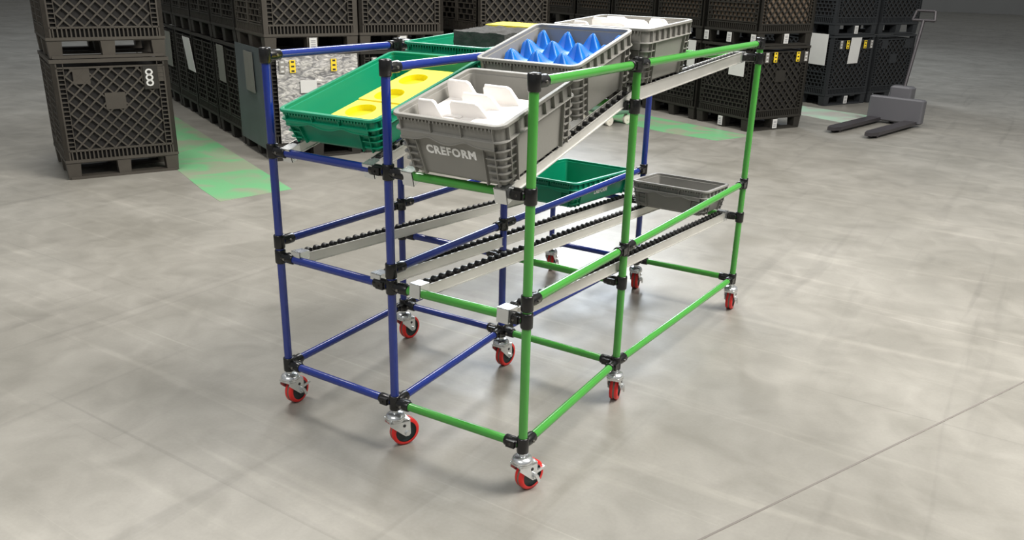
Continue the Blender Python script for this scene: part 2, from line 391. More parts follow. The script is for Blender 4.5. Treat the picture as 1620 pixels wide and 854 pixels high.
# ------------------------------------------------------------------ totes
def ring(hw, hd, r, z, n=6):
    pts = []
    for cx, cy, a0 in ((hw-r, -hd+r, -PI/2), (hw-r, hd-r, 0), (-hw+r, hd-r, PI/2), (-hw+r, -hd+r, PI)):
        for i in range(n+1):
            a = a0 + PI/2*i/n; pts.append((cx+r*math.cos(a), cy+r*math.sin(a), z))
    return pts
def make_tote(name, W, D, H, matr, M, tap=.016, text=None, side_text=None, lt=None):
    root = empty(name, M)
    hw, hd = W/2, D/2; R0 = .032
    bh = .050 if H > .15 else .036      # depth of the flange band below the lip
    def ins(z): return .013 + tap*(1 - z/(H-bh)) if z < H-bh else .013
    def rg(i, z): return ring(hw-i, hd-i, max(.006, R0-i), z)
    prof = [(ins(0)+.012, 0), (ins(0)+.010, .004), (ins(.010)+.002, .008), (ins(.012), .012), (ins(H-bh), H-bh), (.001, H-bh), (0, H-bh+.0015), (.0015, H-bh+.0045), (.011, H-bh+.0045), (.011, H-.009), (.001, H-.009), (0, H-.0075), (.0005, H-.001), (.002, H), (.013, H), (.0145, H-.001), (.0145, H-.011), (.0185, H-.0125), (.0195, H-.02), (ins(.01)+.008, .010), (ins(.01)+.020, .006)]
    m = MB(); k = len(rg(0, 0)); vs = []
    for i, z in prof: vs += rg(i, z)
    fs = []
    for a in range(len(prof)-1):
        for i in range(k): j = (i+1) % k; fs.append((a*k+i, a*k+j, (a+1)*k+j, (a+1)*k+i))
    m.add(vs, fs, 0, False)
    m.add(vs[:k], [tuple(range(k-1, -1, -1))]); m.add(vs[-k:], [tuple(range(k))])
    # ribs in the flange band
    zb, zt = H-bh+.003, H-.008
    def rib(x, y, alongx, th=.0026, z0=zb, z1=zt, dep=.0115):
        if alongx:   # on a front/back wall
            s = -1 if y < 0 else 1; a, b = sorted((s*(hd-.0012), s*(hd-dep-.001))); m.box((x-th/2, a, z0), (x+th/2, b, z1))
        else:
            s = -1 if x < 0 else 1; a, b = sorted((s*(hw-.0012), s*(hw-dep-.001))); m.box((a, y-th/2, z0), (b, y+th/2, z1))
    for s in (-1, 1):
        n = 3
        for i in range(n+1): rib(-hw+.035+(W-.07)*i/n, s*1, True)
        n = round((D-.07)/.048)
        for i in range(n+1): rib(s*1, -hd+.035+(D-.07)*i/n, False)
        # comb of small slots under the lip
        x = -hw+.03
        while x < hw-.03:
            rib(x, s*1, True, .0042, H-.017, H-.008); x += .0125
        # wavy hand hold apron below the flange on the end walls
        xs = [-hw+.032+ (W-.064)*i/28 for i in range(29)]
        def wz(x):
            q = x/(hw-.032); base = H-bh-(.020 if H > .15 else .013)
            return base + (.011*math.exp(-((abs(q)-.40)/.16)**2) - .004*math.exp(-(q/.18)**2))*(1 if H > .15 else .8)
        yo = s*(hd-.0005); yi = s*(hd-.018)
        top = [(x, yo, H-bh+.001) for x in xs]; bot = [(x, yo, wz(x)) for x in xs]
        for i in range(28):
            a, b, c, d = bot[i], bot[i+1], top[i+1], top[i]
            e = [(p[0], yi, p[2]) for p in (a, b)]; g = [(p[0], s*(hd-.003), p[2]+.0025) for p in (a, b)]
            m.add([a, b, c, d], [(0, 1, 2, 3) if s < 0 else (3, 2, 1, 0)])
            for w0, w1, o0 in ((-.0005, .0028, .0022),):
                A_ = [(p[0], yo+s*o0, p[2]+w0) for p in (a, b)]; B_ = [(p[0], yo+s*o0, p[2]+w1) for p in (b, a)]; C_ = [(p[0], yi, p[2]+w1) for p in (b, a)]; D_ = [(p[0], yi, p[2]+w0) for p in (a, b)]
                q_ = A_+B_+C_+[D_[0], D_[1]]
                m.add(q_, [(0, 1, 2, 3), (3, 2, 4, 5), (1, 0, 6, 7)] if s < 0 else [(3, 2, 1, 0), (5, 4, 2, 3), (7, 6, 0, 1)])
            m.add([a, b, e[1], e[0]], [(3, 2, 1, 0) if s < 0 else (0, 1, 2, 3)])
    # corner ladders: short fins wrapping each corner plus closing ribs
    zs = [z for z in ([.022, .044, .066, .088, .112] if H > .15 else [.020, .042, .062])]
    def corner(sx, sy, z, h=.003, out=.0095, ex=.040, ey=.036):
        i0 = ins(z); r = R0-i0; cx, cy = hw-i0-r, hd-i0-r
        poly = []; 
        a = [(cx-ex, hd-i0-.002)] + [(cx+(r-.002)*math.sin(t*PI/12), cy+(r-.002)*math.cos(t*PI/12)) for t in range(7)] + [(hw-i0-.002, cy-ey)]
        b = [(cx-ex, hd-i0+out)] + [(cx+(r+out)*math.sin(t*PI/12), cy+(r+out)*math.cos(t*PI/12)) for t in range(7)] + [(hw-i0+out, cy-ey)]
        n = len(a); A = [(sx*p[0], sy*p[1], z) for p in a]; B = [(sx*p[0], sy*p[1], z) for p in b]
        A2 = [(p[0], p[1], z+h) for p in A]; B2 = [(p[0], p[1], z+h) for p in B]
        vs = A+B+A2+B2
        fs = []
        for i in range(n-1):
            fs += [(i, i+1, n+i+1, n+i), (2*n+i, 3*n+i, 3*n+i+1, 2*n+i+1), (n+i, n+i+1, 3*n+i+1, 3*n+i)]
        fs += [(0, n, 3*n, 2*n), (n-1, 3*n-1, 4*n-1, 2*n-1)]
        m.add(vs, fs)
    for sx in (-1, 1):
        for sy in (-1, 1):
            for z in zs: corner(sx, sy, z)
            for (ux, uy) in ((R0+.034, 0), (0, R0+.030), (R0-.004, 0), (0, R0-.002)):
                pts = []
                for z in (.004, H-bh):
                    i0 = ins(z)
                    if ux: x0 = hw-ux-(.022 if z < .05 and ux > R0+.01 else .0)*0-i0*.6; pts.append(((sx*x0, sy*(hd-i0-.002), z), (sx*x0, sy*(hd-i0+.010), z)))
                    else: y0 = hd-uy-i0*.6; pts.append(((sx*(hw-i0-.002), sy*y0, z), (sx*(hw-i0+.010), sy*y0, z)))
                (a, b), (c, d) = pts
                off = Vector((-sx*.0028, 0, 0)) if ux else Vector((0, -sy*.0028, 0))
                m.prism([a, b, d, c], off)
    tub = m.build('tub', matr, root)
    def letter(body, loc, rot, size, off=.0035, sp=1.0):
        cu = bpy.data.curves.new('lettering', 'FONT'); cu.body = body; cu.size = size; cu.extrude = .0004; cu.offset = off*size*1.0; cu.align_x = 'CENTER'; cu.align_y = 'CENTER'; cu.space_character = sp
        cu.resolution_u = 3
        t = bpy.data.objects.new('lettering', cu); COL.objects.link(t); bpy.context.view_layer.update()
        me = bpy.data.meshes.new_from_object(t.evaluated_get(bpy.context.evaluated_depsgraph_get()))
        bpy.data.objects.remove(t); bpy.data.curves.remove(cu)
        me.materials.clear(); me.materials.append(TXT)
        o = bpy.data.objects.new('lettering', me); COL.objects.link(o); o.parent = root
        o.matrix_local = Matrix.Translation(loc) @ rot; return o
    lean = math.atan2(tap, H-bh)
    if text:
        z = H*.455; letter(text, (-.004, -(hd-ins(z))-.0008, z), Matrix.Rotation(PI/2+lean, 4, 'X'), .0355, .042, 1.14)
    if side_text:
        z = H*.42; letter(text or 'CREFORM', ((hw-ins(z))+.0008, -.02, z), Matrix.Rotation(PI/2, 4, 'Z') @ Matrix.Rotation(PI/2+lean, 4, 'X'), .030, .022)
    return root
def LM_(lane, u, v, w=0.0, rot=0): return lane.M @ Matrix.Translation((u, v, w)) @ Matrix.Rotation(rot, 4, 'Z')
t1 = tag(make_tote('tote_box', .385, .400, .19, GREY, LM_(FL, .790, .155), text='CREFORM'), 'tall grey plastic tote with white CREFORM lettering, nearest the camera on the upper lane', 'tote', 'totes on the flow rack')
t2 = tag(make_tote('tote_box', .385, .400, .19, GREY, LM_(FL, .745, .638)), 'tall grey plastic tote holding the blue peaked insert, behind the lettered tote', 'tote', 'totes on the flow rack')
t3 = tag(make_tote('tote_box', .385, .400, .19, GREY, LM_(BL, .785, .235)), 'tall grey plastic tote at the rear of the upper right lane', 'tote', 'totes on the flow rack')
g1 = tag(make_tote('tote_box', .41, .615, .12, TEAL, LM_(FL, .250, .322, rot=.035)), 'long shallow green tote with yellow foam trays at the front of the upper left lane', 'tote', 'totes on the flow rack')
g2 = tag(make_tote('tote_box', .40, .60, .11, TEAL, LM_(BL, .236, .165)), 'long shallow green tote with charcoal foam at the rear of the upper left lane', 'tote', 'totes on the flow rack')
g3 = tag(make_tote('tote_box', .40, .60, .12, TEAL, LM_(LL, .262, 1.575), side_text=True), 'empty green tote resting at the rear of the lower left lane', 'tote', 'totes on the flow rack')
g4 = tag(make_tote('tote_box', .375, .30, .12, GREYDARK, LM_(LL, .770, 1.725)), 'empty shallow grey tote resting at the rear of the lower right lane', 'tote', 'totes on the flow rack')

# ------------------------------------------------------------------ tote contents
def rel(u, v, w=0): return (u, v, w)
def yellow_tray(lane, u0, u1, v0, v1, w, pockets, label, rot=0.0, th=.045):
    # slab with round pockets, top grid cut around the circles
    M = LM_(lane, (u0+u1)/2, (v0+v1)/2, 0, rot); hw, hd = (u1-u0)/2, (v1-v0)/2
    m = MB(); cu, cv = (u0+u1)/2, (v0+v1)/2
    pk = sorted([(a-cu, b-cv, r) for a, b, r in pockets], key=lambda p: p[1])
    # split the slab in v bands, one pocket per band
    edges = [-hd] + [(pk[i][1]+pk[i+1][1])/2 for i in range(len(pk)-1)] + [hd]
    for i, (px, py, r) in enumerate(pk):
        y0, y1 = edges[i], edges[i+1]; N = 40
        circ, outer = [], []
        for k in range(N):
            t = 2*PI*k/N+PI/N; c, s = math.cos(t), math.sin(t)
            circ.append((px+r*c, py+r*s))
            # cast to band rectangle
            tt = min([q for q in ((hw-px)/c if c > 1e-6 else 9, (-hw-px)/c if c < -1e-6 else 9, (y1-py)/s if s > 1e-6 else 9, (y0-py)/s if s < -1e-6 else 9)])
            outer.append((px+tt*c, py+tt*s))
        vs = [(x, y, w) for x, y in circ]+[(x, y, w) for x, y in outer]+[(x, y, w-.020) for x, y in circ]
        m.add(vs, [(k, N+k, N+(k+1) % N, (k+1) % N) for k in range(N)])
        m.add(vs, [(k, (k+1) % N, 2*N+(k+1) % N, 2*N+k) for k in range(N)], 1)
        m.add(vs[2*N:], [tuple(range(N))], 1)
        # corner fills of the band rectangle
        for sx in (-1, 1):
            for yy in (y0, y1):
                X = sx*hw; cand = sorted(range(N), key=lambda k: (outer[k][0]-X)**2+(outer[k][1]-yy)**2)[:2]
                a, b = outer[cand[0]], outer[cand[1]]
                m.add([(a[0], a[1], w), (b[0], b[1], w), (X, yy, w)], [(0, 1, 2)])
    b = w-th
    for a, c in (((-hw, -hd), (hw, -hd)), ((hw, -hd), (hw, hd)), ((hw, hd), (-hw, hd)), ((-hw, hd), (-hw, -hd))):
        m.add([(*a, b), (*c, b), (*c, w), (*a, w)], [(0, 1, 2, 3)])
    m.add([(-hw, -hd, b), (-hw, hd, b), (hw, hd, b), (hw, -hd, b)], [(0, 1, 2, 3)])
    o = m.build('foam_tray', [YEL, YELP], None, M)
    tag(o, label, 'foam insert', 'yellow foam trays in the front green tote'); return o
yellow_tray(FL, .185, .400, .055, .255, .075, [(.262, .180, .052)], 'yellow foam tray with one round pocket at the front of the green tote', .02, .06)
yellow_tray(FL, .178, .400, .262, .575, .078, [(.262, .325, .052), (.250, .475, .052)], 'longer yellow foam tray with round pockets behind the front foam tray', .02, .06)

def white_insert(lane, u0, u1, v0, v1, w, tabs, label):
    m = MB(); hw, hd = (u1-u0)/2, (v1-v0)/2; cu, cv = (u0+u1)/2, (v0+v1)/2
    m.bevbox((-hw, -hd, w-.05), (hw, hd, w), .006)
    # shallow ridges between the tabs
    for a, b, c, d, h in ((-.13, -.06, -.02, .03, .006), (.03, -.10, .12, .02, .006)):
        m.bevbox((a, b, w-.002), (c, d, w+h), .003)
    for (a, b, v, h) in tabs:
        a -= cu; b -= cu; v -= cv; th = .011
        L_ = b-a
        pts = [(a, v, w-.004), (b+.012, v, w-.004), (b+.004, v, w+h*.30), (b-L_*.16, v, w+h*.92), (b-L_*.24, v, w+h), (a+.008, v, w+h), (a+.001, v, w+h*.86)]
        m.prism(pts, (0, th, 0))
        # rounded top edge
        m.tube((a+.006, v+th/2, w+h-.003), (b-L_*.24, v+th/2, w+h-.003), th/2+.0006, 10)
        # sloping web behind the plate
        m.prism([(a+.01, v+th, w-.003), (a+.01, v+th, w+h*.42), (a+.01, v+.055, w-.003)], (L_*.72, 0, 0))
    tag(m.build('molded_insert', WHT, None, LM_(lane, cu, cv)), label, 'insert')
TABS = [(.630, .702, .046, .046), (.628, .722, .195, .052), (.762, .872, .190, .050), (.728, .848, .130, .044), (.728, .848, .068, .042)]
white_insert(FL, .625, .953, -.008, .245, .152, TABS, 'white molded insert with raised tabs inside the lettered grey tote')
white_insert(BL, .622, .948, .065, .405, .155, [(a+.005, b, v+.075, .036) for a, b, v, h in TABS] + [(.84, .915, .33, .036), (.66, .76, .33, .036)], 'white molded insert with raised tabs inside the rear grey tote')

def blue_insert():
    m = MB(); NX, NY = 120, 128; u0, u1, v0, v1 = .586, .904, .472, .804
    cu, cv = (u0+u1)/2, (v0+v1)/2
    def h(u, v):
        a = .5+.5*math.cos(2*PI*(u-.600)/.0985); b = .5+.5*math.cos(2*PI*(v-.800)/.106)
        x = (u-.600)/.0985; y = (v-.800)/.106
        d1 = abs((x-y+.5) % 1-.5); d2 = abs((x+y+.5) % 1-.5)
        R = max(1-1.5*d1, 1-1.5*d2)
        return .100+.078*R*(.40+.60*(a*b)**.85)
    vs = [(u0+(u1-u0)*i/NX-cu, v0+(v1-v0)*j/NY-cv, h(u0+(u1-u0)*i/NX, v0+(v1-v0)*j/NY)) for j in range(NY+1) for i in range(NX+1)]
    m.add(vs, [(j*(NX+1)+i, j*(NX+1)+i+1, (j+1)*(NX+1)+i+1, (j+1)*(NX+1)+i) for j in range(NY) for i in range(NX)], 0, True)
    hw, hd = (u1-u0)/2, (v1-v0)/2
    def skirt(idx):
        top = [vs[i] for i in idx]; n = len(top); bt = [(p[0], p[1], .075) for p in top]
        m.add(top+bt, [(i, n+i, n+i+1, i+1) for i in range(n-1)])
    skirt([i for i in range(NX+1)][::-1]); skirt([NY*(NX+1)+i for i in range(NX+1)])
    skirt([j*(NX+1) for j in range(NY+1)]); skirt([j*(NX+1)+NX for j in range(NY+1)][::-1])
    m.add([(-hw, -hd, .075), (hw, -hd, .075), (hw, hd, .075), (-hw, hd, .075)], [(3, 2, 1, 0)])
    tag(m.build('molded_insert', BLF, None, LM_(FL, cu, cv)), 'bright blue insert of pointed peaks inside the second grey tote', 'insert')
blue_insert()

def rough_block(name, lane, u0, u1, v0, v1, w0, w1, matr, label, amp=.004, n=16):
    m = MB(); cu, cv = (u0+u1)/2, (v0+v1)/2; hw, hd = (u1-u0)/2, (v1-v0)/2
    rnd = random.Random(3)
    import mathutils.noise as NZ
    def P(x, y, z):
        q = Vector((x, y, z)); d = NZ.noise_vector(q*28)*amp + NZ.noise_vector(q*70)*amp*.5
        return q+d
    def grid(f, a, b):
        vs = [P(*f(i/a, j/b)) for j in range(b+1) for i in range(a+1)]
        m.add(vs, [(j*(a+1)+i, j*(a+1)+i+1, (j+1)*(a+1)+i+1, (j+1)*(a+1)+i) for j in range(b) for i in range(a)], 0, amp > 0)
    H_ = w1-w0
    grid(lambda s, t: (-hw+2*hw*s, -hd+2*hd*t, w1), n, n); grid(lambda s, t: (hw-2*hw*s, -hd+2*hd*t, w0), n, n)
    grid(lambda s, t: (-hw+2*hw*s, -hd, w0+H_*t), n, n//2); grid(lambda s, t: (hw-2*hw*s, hd, w0+H_*t), n, n//2)
    grid(lambda s, t: (-hw, hd-2*hd*s, w0+H_*t), n, n//2); grid(lambda s, t: (hw, -hd+2*hd*s, w0+H_*t), n, n//2)
    tag(m.build(name, matr, None, LM_(lane, cu, cv)), label, 'foam block')
rough_block('foam_block', BL, .150, .390, .045, .270, .012, .138, CHAR, 'ragged charcoal foam block standing in the rear green tote', .006, 24)
rough_block('foam_block', BL, .130, .390, .29, .420, .012, .140, YEL, 'smooth yellow foam block behind the charcoal foam in the rear green tote', .0004, 8)

# ------------------------------------------------------------------ bulk containers
CW = .79; CH = .865
def clip_line(x0, y0, x1, y1, X0, Y0, X1, Y1):
    dx, dy = x1-x0, y1-y0; t0, t1 = 0, 1
    for p, q in ((-dx, x0-X0), (dx, X1-x0), (-dy, y0-Y0), (dy, Y1-y0)):
        if abs(p) < 1e-9:
            if q < 0: return None
        else:
            r = q/p
            if p < 0: t0 = max(t0, r)
            else: t1 = min(t1, r)
    return None if t0 >= t1 else (x0+t0*dx, y0+t0*dy, x0+t1*dx, y0+t1*dy)
def container_mesh(akind):
    m = MB()
    def face(M, kind):
        W = CW
        def bx(u0, u1, z0, z1, d0=0, d1=.018): m.box((u0, d0, z0), (u1, d1, z1), 0, M)
        bx(0, .040, .13, CH, 0, .030); bx(W-.040, W, .13, CH, 0, .030)
        bx(-.004, W+.004, CH-.026, CH, -.006, .03); bx(0, W, .125, .145, -.003, .03); bx(.03, W-.03, .205, .218, 0, .022)
        bx(.03, W-.03, .80, .812, 0, .02)
        u = .052
        while u < W-.045: bx(u-.0045, u+.0045, .14, .21, 0, .02); u += .0286
        # side columns of small cells
        for s in (0, 1):
            a, b = (.040, .082) if s == 0 else (W-.082, W-.040)
            bx(b-.005 if s == 0 else a, b if s == 0 else a+.005, .21, .84, 0, .02)
            z = .24
            while z < .80: bx(a, b, z, z+.007, .001, .016); z += .032
        X0, X1, Z0, Z1 = .085, W-.085, .218, .80
        if kind == 'lattice':
            pit = .088; k = -12
            while k < 20:
                for sg in (1, -1):
                    xa = X0+k*pit
                    L = clip_line(xa, Z0, xa+sg*(Z1-Z0)*1.0, Z1, X0, Z0, X1, Z1)
                    if L:
                        x0, z0, x1, z1 = L; ln = math.hypot(x1-x0, z1-z0)
                        if ln > .03:
                            Q = M @ Matrix.Translation((x0, 0, z0)) @ Matrix.Rotation(-math.atan2(z1-z0, x1-x0), 4, 'Y')
                            m.box((0, .002 if sg > 0 else .003, -.0055), (ln, .016, .0055), 0, Q)
                k += 1
            bx(W/2-.07, W/2+.07, .50, .62, 0, .017)
            for u in (.17, .63): bx(u-.035, u+.075 if u < .3 else u+.14, .69, .812, .004, .018)
        elif kind == 'brick':
            z = .225; r = 0
            while z < .80:
                bx(X0-.03, X1+.03, z, z+.008, 0, .02)
                u = X0 + (r % 2)*.055
                while u < X1: bx(u-.006, u+.006, z, z+.05, .001, .02); u += .11
                z += .048; r += 1
            bx(W/2-.02, W/2+.02, .21, .82, -.004, .02)
        else:  # mixed: bricks below, lattice above
            z = .225
            for r in range(4):
                bx(.04, W-.04, z, z+.009, 0, .02)
                u = .06+(r % 2)*.03
                while u < W-.05: bx(u-.005, u+.005, z, z+.045, .001, .02); u += .06
                z += .045
            Z0 = z; pit = .075; k = -10; bx(.04, W-.04, z-.002, z+.010, -.002, .02)
            while k < 22:
                for sg in (1, -1):
                    xa = X0+k*pit; L = clip_line(xa, Z0, xa+sg*(Z1-Z0), Z1, X0, Z0, X1, Z1)
                    if L:
                        x0, z0, x1, z1 = L; ln = math.hypot(x1-x0, z1-z0)
                        if ln > .03:
                            Q = M @ Matrix.Translation((x0, 0, z0)) @ Matrix.Rotation(-math.atan2(z1-z0, x1-x0), 4, 'Y')
                            m.box((0, .002 if sg > 0 else .003, -.0055), (ln, .016, .0055), 0, Q)
                k += 1
    FM = [Matrix(), Matrix.Translation((CW, CW, 0)) @ Matrix.Rotation(PI, 4, 'Z'),
          Matrix.Translation((0, CW, 0)) @ Matrix.Rotation(-PI/2, 4, 'Z'), Matrix.Translation((CW, 0, 0)) @ Matrix.Rotation(PI/2, 4, 'Z')]
    face(FM[0], 'lattice'); face(FM[1], 'lattice'); face(FM[2], akind); face(FM[3], akind)
    m.box((.004, .004, .118), (CW-.004, CW-.004, .13))
    for ix in range(3):
        for iy in range(3):
            cx = (.05, CW/2, CW-.05)[ix]; cy = (.05, CW/2, CW-.05)[iy]; w = .048
            vs = []
            for z, q in ((.004, w*.86), (.118, w)):
                vs += [(cx-q, cy-q, z), (cx+q, cy-q, z), (cx+q, cy+q, z), (cx-q, cy+q, z)]
            m.add(vs, [(3, 2, 1, 0), (0, 1, 5, 4), (1, 2, 6, 5), (2, 3, 7, 6), (3, 0, 4, 7)])
    for y in (.002, CW-.092): m.box((.02, y, 0), (CW-.02, y+.09, .02))
    m.box((.02, CW/2-.045, 0), (CW-.02, CW/2+.045, .02))
    return m
MESH = {}
for kd in ('brick', 'mixed'):
    for mt in (DARK, DARKB, DARKA):
        o = container_mesh(kd).build('tmp', mt); MESH[kd, mt.name] = o.data; o.data.name = 'bulk_container'; bpy.data.objects.remove(o)
def infill_mesh(mt):
    m = MB(); m.box((.024, .024, .135), (CW-.024, CW-.024, .80)); o = m.build('tmp', mt); me = o.data; bpy.data.objects.remove(o); me.name = 'infill'; return me
LIN = {0: infill_mesh(INNERSHADE), 1: infill_mesh(BROWN)}  # near-black box paints the interior shade; brown box is cardboard
def sticker_mesh(mt, marks):
    m = MB(); m.box((-.024, -.0012, -.05), (.024, .003, .05), 0)
    for i in range(marks): z = -.036+i*.072/max(1, marks-1); m.box((-.012, -.002, z-.007), (.013, -.001, z+.007), 1)
    o = m.build('tmp', [mt, INK if mt is not STG else PAPER]); me = o.data; bpy.data.objects.remove(o); me.name = 'sticker'; return me
STK = {'y': sticker_mesh(STY, 3), 'g': sticker_mesh(STG, 3), 'o': sticker_mesh(STO, 2)}
def tagcard_mesh():
    m = MB(); m.box((-.032, -.002, -.048), (.032, .002, .048), 0); 
    for z in (.026, .014, -.006, -.022, -.032): m.box((-.02, -.0028, z-.003), (.02, -.002, z+.003), 1)
    o = m.build('tmp', [PAPER, GINK]); me = o.data; bpy.data.objects.remove(o); me.name = 'label_card'; return me
TAGM = tagcard_mesh()
YAW = math.atan2(.893, .45)
def child(name, me, parent, M, label=None):
    o = bpy.data.objects.new(name, me); COL.objects.link(o); o.parent = parent; o.matrix_local = M
    if label: o['label'] = label
    return o
FX = lambda u, z, d=0: Matrix.Translation((u, -.008-d, z))                    # on the front (lattice) face
AX = lambda u, z: Matrix.Translation((-.010, u, z)) @ Matrix.Rotation(-PI/2, 4, 'Z')  # on the left face
def container(x, y, level, kd='brick', mt=DARK, lin=0, label='', group=None, st=(), cards=(), acards=(), yaw=None, sd=0):
    o = bpy.data.objects.new('bulk_container', MESH[kd, mt.name]); COL.objects.link(o)
    o.matrix_world = Matrix.Translation((x, y, level*.87)) @ Matrix.Rotation(YAW if yaw is None else yaw, 4, 'Z')
    tag(o, label, 'container', group or ('blue-black bulk containers at far right' if mt is DARKB else 'black bulk containers stacked behind the rack'))
    child('infill', LIN[lin], o, Matrix(), 'brown cardboard liner' if lin else 'black infill painting the shade inside')
    for t, u, z in st: child('sticker', STK[t], o, FX(u, z, sd), {'y': 'yellow sticker', 'g': 'grey sticker', 'o': 'orange sticker'}[t])
    for u, z in cards: child('label_card', TAGM, o, FX(u, z), 'white label card')
    for u, z in acards: child('label_card', TAGM, o, AX(u, z), 'white label card')
    return o
b = Vector((.45, .893)); b.normalize(); a = Vector((-b.y, b.x)); a2 = Vector((-.93, .368))
K0 = Vector((-3.195, 2.80))
ST4 = (('g', .165, .755), ('y', .285, .755), ('y', .615, .755), ('g', .735, .755))
YAWL = math.radians(66.0); bL = Vector((math.cos(YAWL), math.sin(YAWL))); aL = Vector((-bL.y, bL.x))
def lpos(i, j): return K0 + bL*(.806*j) + aL*(.82*i)
left = {}
for i in range(5):
    for lv in (0, 1):
        p = lpos(i, 0)
        if i == 0:
            lab = ('black bulk container wrapped in grey film behind the blue front left post', 'black lattice bulk container stacked on the film-wrapped container')[lv]
        elif i < 5:
            lab = ['black bulk container %s behind the film-wrapped one, on the floor', 'black bulk container %s behind the film-wrapped one, stacked on top'][lv] % ('', 'directly', 'second', 'third', 'fourth')[i]
        else:
            lab = ['black bulk container on the floor at the far end of the left row', 'black bulk container on top at the far end of the left row'][lv]
        left[i, lv] = container(p.x, p.y, lv, 'brick', DARKA if (i, lv) == (0, 1) else DARK, st=((('y', .205, .765), ('y', .555, .765), ('g', .12, .765)) if (i, lv) == (0, 0) else ()), cards=(((CW/2, .065),) if lv == 1 and i == 0 else ()), label=lab, yaw=YAWL, sd=.018 if (i, lv) == (0, 0) else 0)
for j in (1, 2):
    for i in (0, 1):
        for lv in (0, 1):
            p = lpos(i, j) + (b*.33 if j == 2 else Vector((0, 0)))
            lab = {(1, 0, 0): 'black bulk container with an orange sticker, right of the film-wrapped container', (1, 0, 1): 'black lattice bulk container on top, above the one with the orange sticker',
                   (2, 0, 0): 'black bulk container on the floor behind the charcoal foam', (2, 0, 1): 'black lattice bulk container on top, right of the dark gap in the back row'}.get((j, i, lv), 'black bulk container in the second row behind the lattice stacks, %s' % (('left stack bottom', 'left stack top'), ('right stack bottom', 'right stack top'))[j-1][lv])
            container(p.x, p.y, lv, 'brick', DARKA if (i, lv) == (0, 1) else DARK, st=((('o', .20, .765), ('g', .12, .765)) if (j, i, lv) == (1, 0, 0) else ()), cards=(((CW/2, .065),) if lv == 1 and i == 0 else ()), label=lab, yaw=YAWL)
# film over the near container's visible front
def film():
    m = MB(); NX, NZ = 60, 56
    import mathutils.noise as NZm
    vs = []
    for j in range(NZ+1):
        for i in range(NX+1):
            u = .075+(CW-.02-.075)*i/NX; z = .15+.70*j/NZ
            n = NZm.noise(Vector((u*9, z*14, 1)))*.006+NZm.noise(Vector((u*24, z*40, 5)))*.003
            vs.append((u, -.014+n, z))
    m.add(vs, [(j*(NX+1)+i, j*(NX+1)+i+1, (j+1)*(NX+1)+i+1, (j+1)*(NX+1)+i) for j in range(NZ) for i in range(NX)], 0, True)
    o = m.build('stretch_film', FILM, left[0, 0]); o['label'] = 'crinkled grey stretch film'
    s = MB(); s.bevbox((-.07, -.002, -.05), (.07, .002, .05), .001); s.build('paper_label', PAPER, left[0, 0], Matrix.Translation((.33, -.026, .60)))
film()
# stack at the left edge of the picture and its neighbour
for j, nm in ((-1.885, 'nearest'),):
    for lv in (0, 1):
        p = K0 + bL*(.806*j) + aL*.044
        lab = {('nearest', 0): 'scuffed black bulk container on the floor at the left edge, beside the green floor strip', ('nearest', 1): 'scuffed black bulk container stacked on top at the left edge, beside the green floor strip',
               ('far', 0): 'lower black bulk container of the leftmost stack', ('far', 1): 'upper black bulk container of the leftmost stack'}[nm, lv]
        o = container(p.x, p.y, lv, 'brick', DARKA, label=lab, yaw=YAWL)
        if (nm, lv) == ('nearest', 0):
            g = MB()
            # rounded white outline emblem of three linked loops on a grey plate
            g.box((-.05, -.003, -.085), (.05, .002, .085), 0)
            for kz in (-.04, 0, .04):
                N = 16; ro, ri = .024, .013
                for q in range(N):
                    t0, t1 = 2*PI*q/N, 2*PI*(q+1)/N
                    pts = [(ro*1.15*math.cos(t0)-.01, -.0045, kz+ro*math.sin(t0)), (ro*1.15*math.cos(t1)-.01, -.0045, kz+ro*math.sin(t1)), (ri*1.15*math.cos(t1)-.01, -.0045, kz+ri*math.sin(t1)), (ri*1.15*math.cos(t0)-.01, -.0045, kz+ri*math.sin(t0))]
                    g.add(pts, [(0, 1, 2, 3)], 1)
            g.build('emblem_plate', [DARK, PAPER], o, Matrix.Translation((.655, -.008, .72)))
# right-hand row
K1 = Vector((-.545, 6.85))
names_i = ['nearest the green back post', 'second from the corner', 'third from the corner', 'fourth from the corner', 'fifth from the corner', 'sixth from the corner', 'seventh from the corner', 'eighth from the corner']
for i in range(6):
    for lv in (0, 1):
        if (i, lv) == (5, 0): continue
        p = K1 + a*(.835*i)
        if i == 0: lab = ('black bulk container with yellow stickers on the floor behind the green back post', 'black bulk container with brown cardboard inside, stacked behind the green back post')[lv]
        else: lab = 'black bulk container in the right-hand row, %s, %s' % (names_i[i], ('on the floor', 'stacked on top'))[0:2] if False else 'black bulk container in the right-hand row, %s, %s' % (names_i[i], ('on the floor', 'stacked on top')[lv])
        container(p.x, p.y, lv, 'mixed', DARK, 1 if lv else 0, lab, st=(ST4 if (i, lv) == (0, 0) else ()), cards=(((CW/2, .065),) if i == 0 and lv == 0 else ((.40, .07),) if i == 0 else ()),
                  acards=(((CW/2, .065),) if lv == 0 and i == 0 else ((.05, .065), (CW/2, .065), (CW-.05, .065)) if i == 0 and lv else ()))
K2 = Vector((-.387, 9.37))
for j in range(2):
    for i in range(2 if j == 0 else 1):
        for lv in (0, 1):
            p = K2 + b*(.83*j) + a*(.83*i)
            if (i, j) == (0, 0): lab = ('blue-black bulk container with a long white sheet, on the floor at far right', 'blue-black bulk container stacked on top at far right')[lv]
            else: lab = 'blue-black bulk container in the far right group, %s, %s' % ({(1, 0): 'one step back into the row', (2, 0): 'two steps back into the row', (0, 1): 'right of the sheeted stack', (0, 2): 'rightmost stack'}[i, j], ('bottom', 'top')[lv])
            container(p.x, p.y, lv, 'mixed', DARKB, 0, lab, st=(ST4 if (i, j, lv) == (0, 0, 0) else ()), cards=(((CW/2, .065),) if (i, j) == (0, 0) else ()))

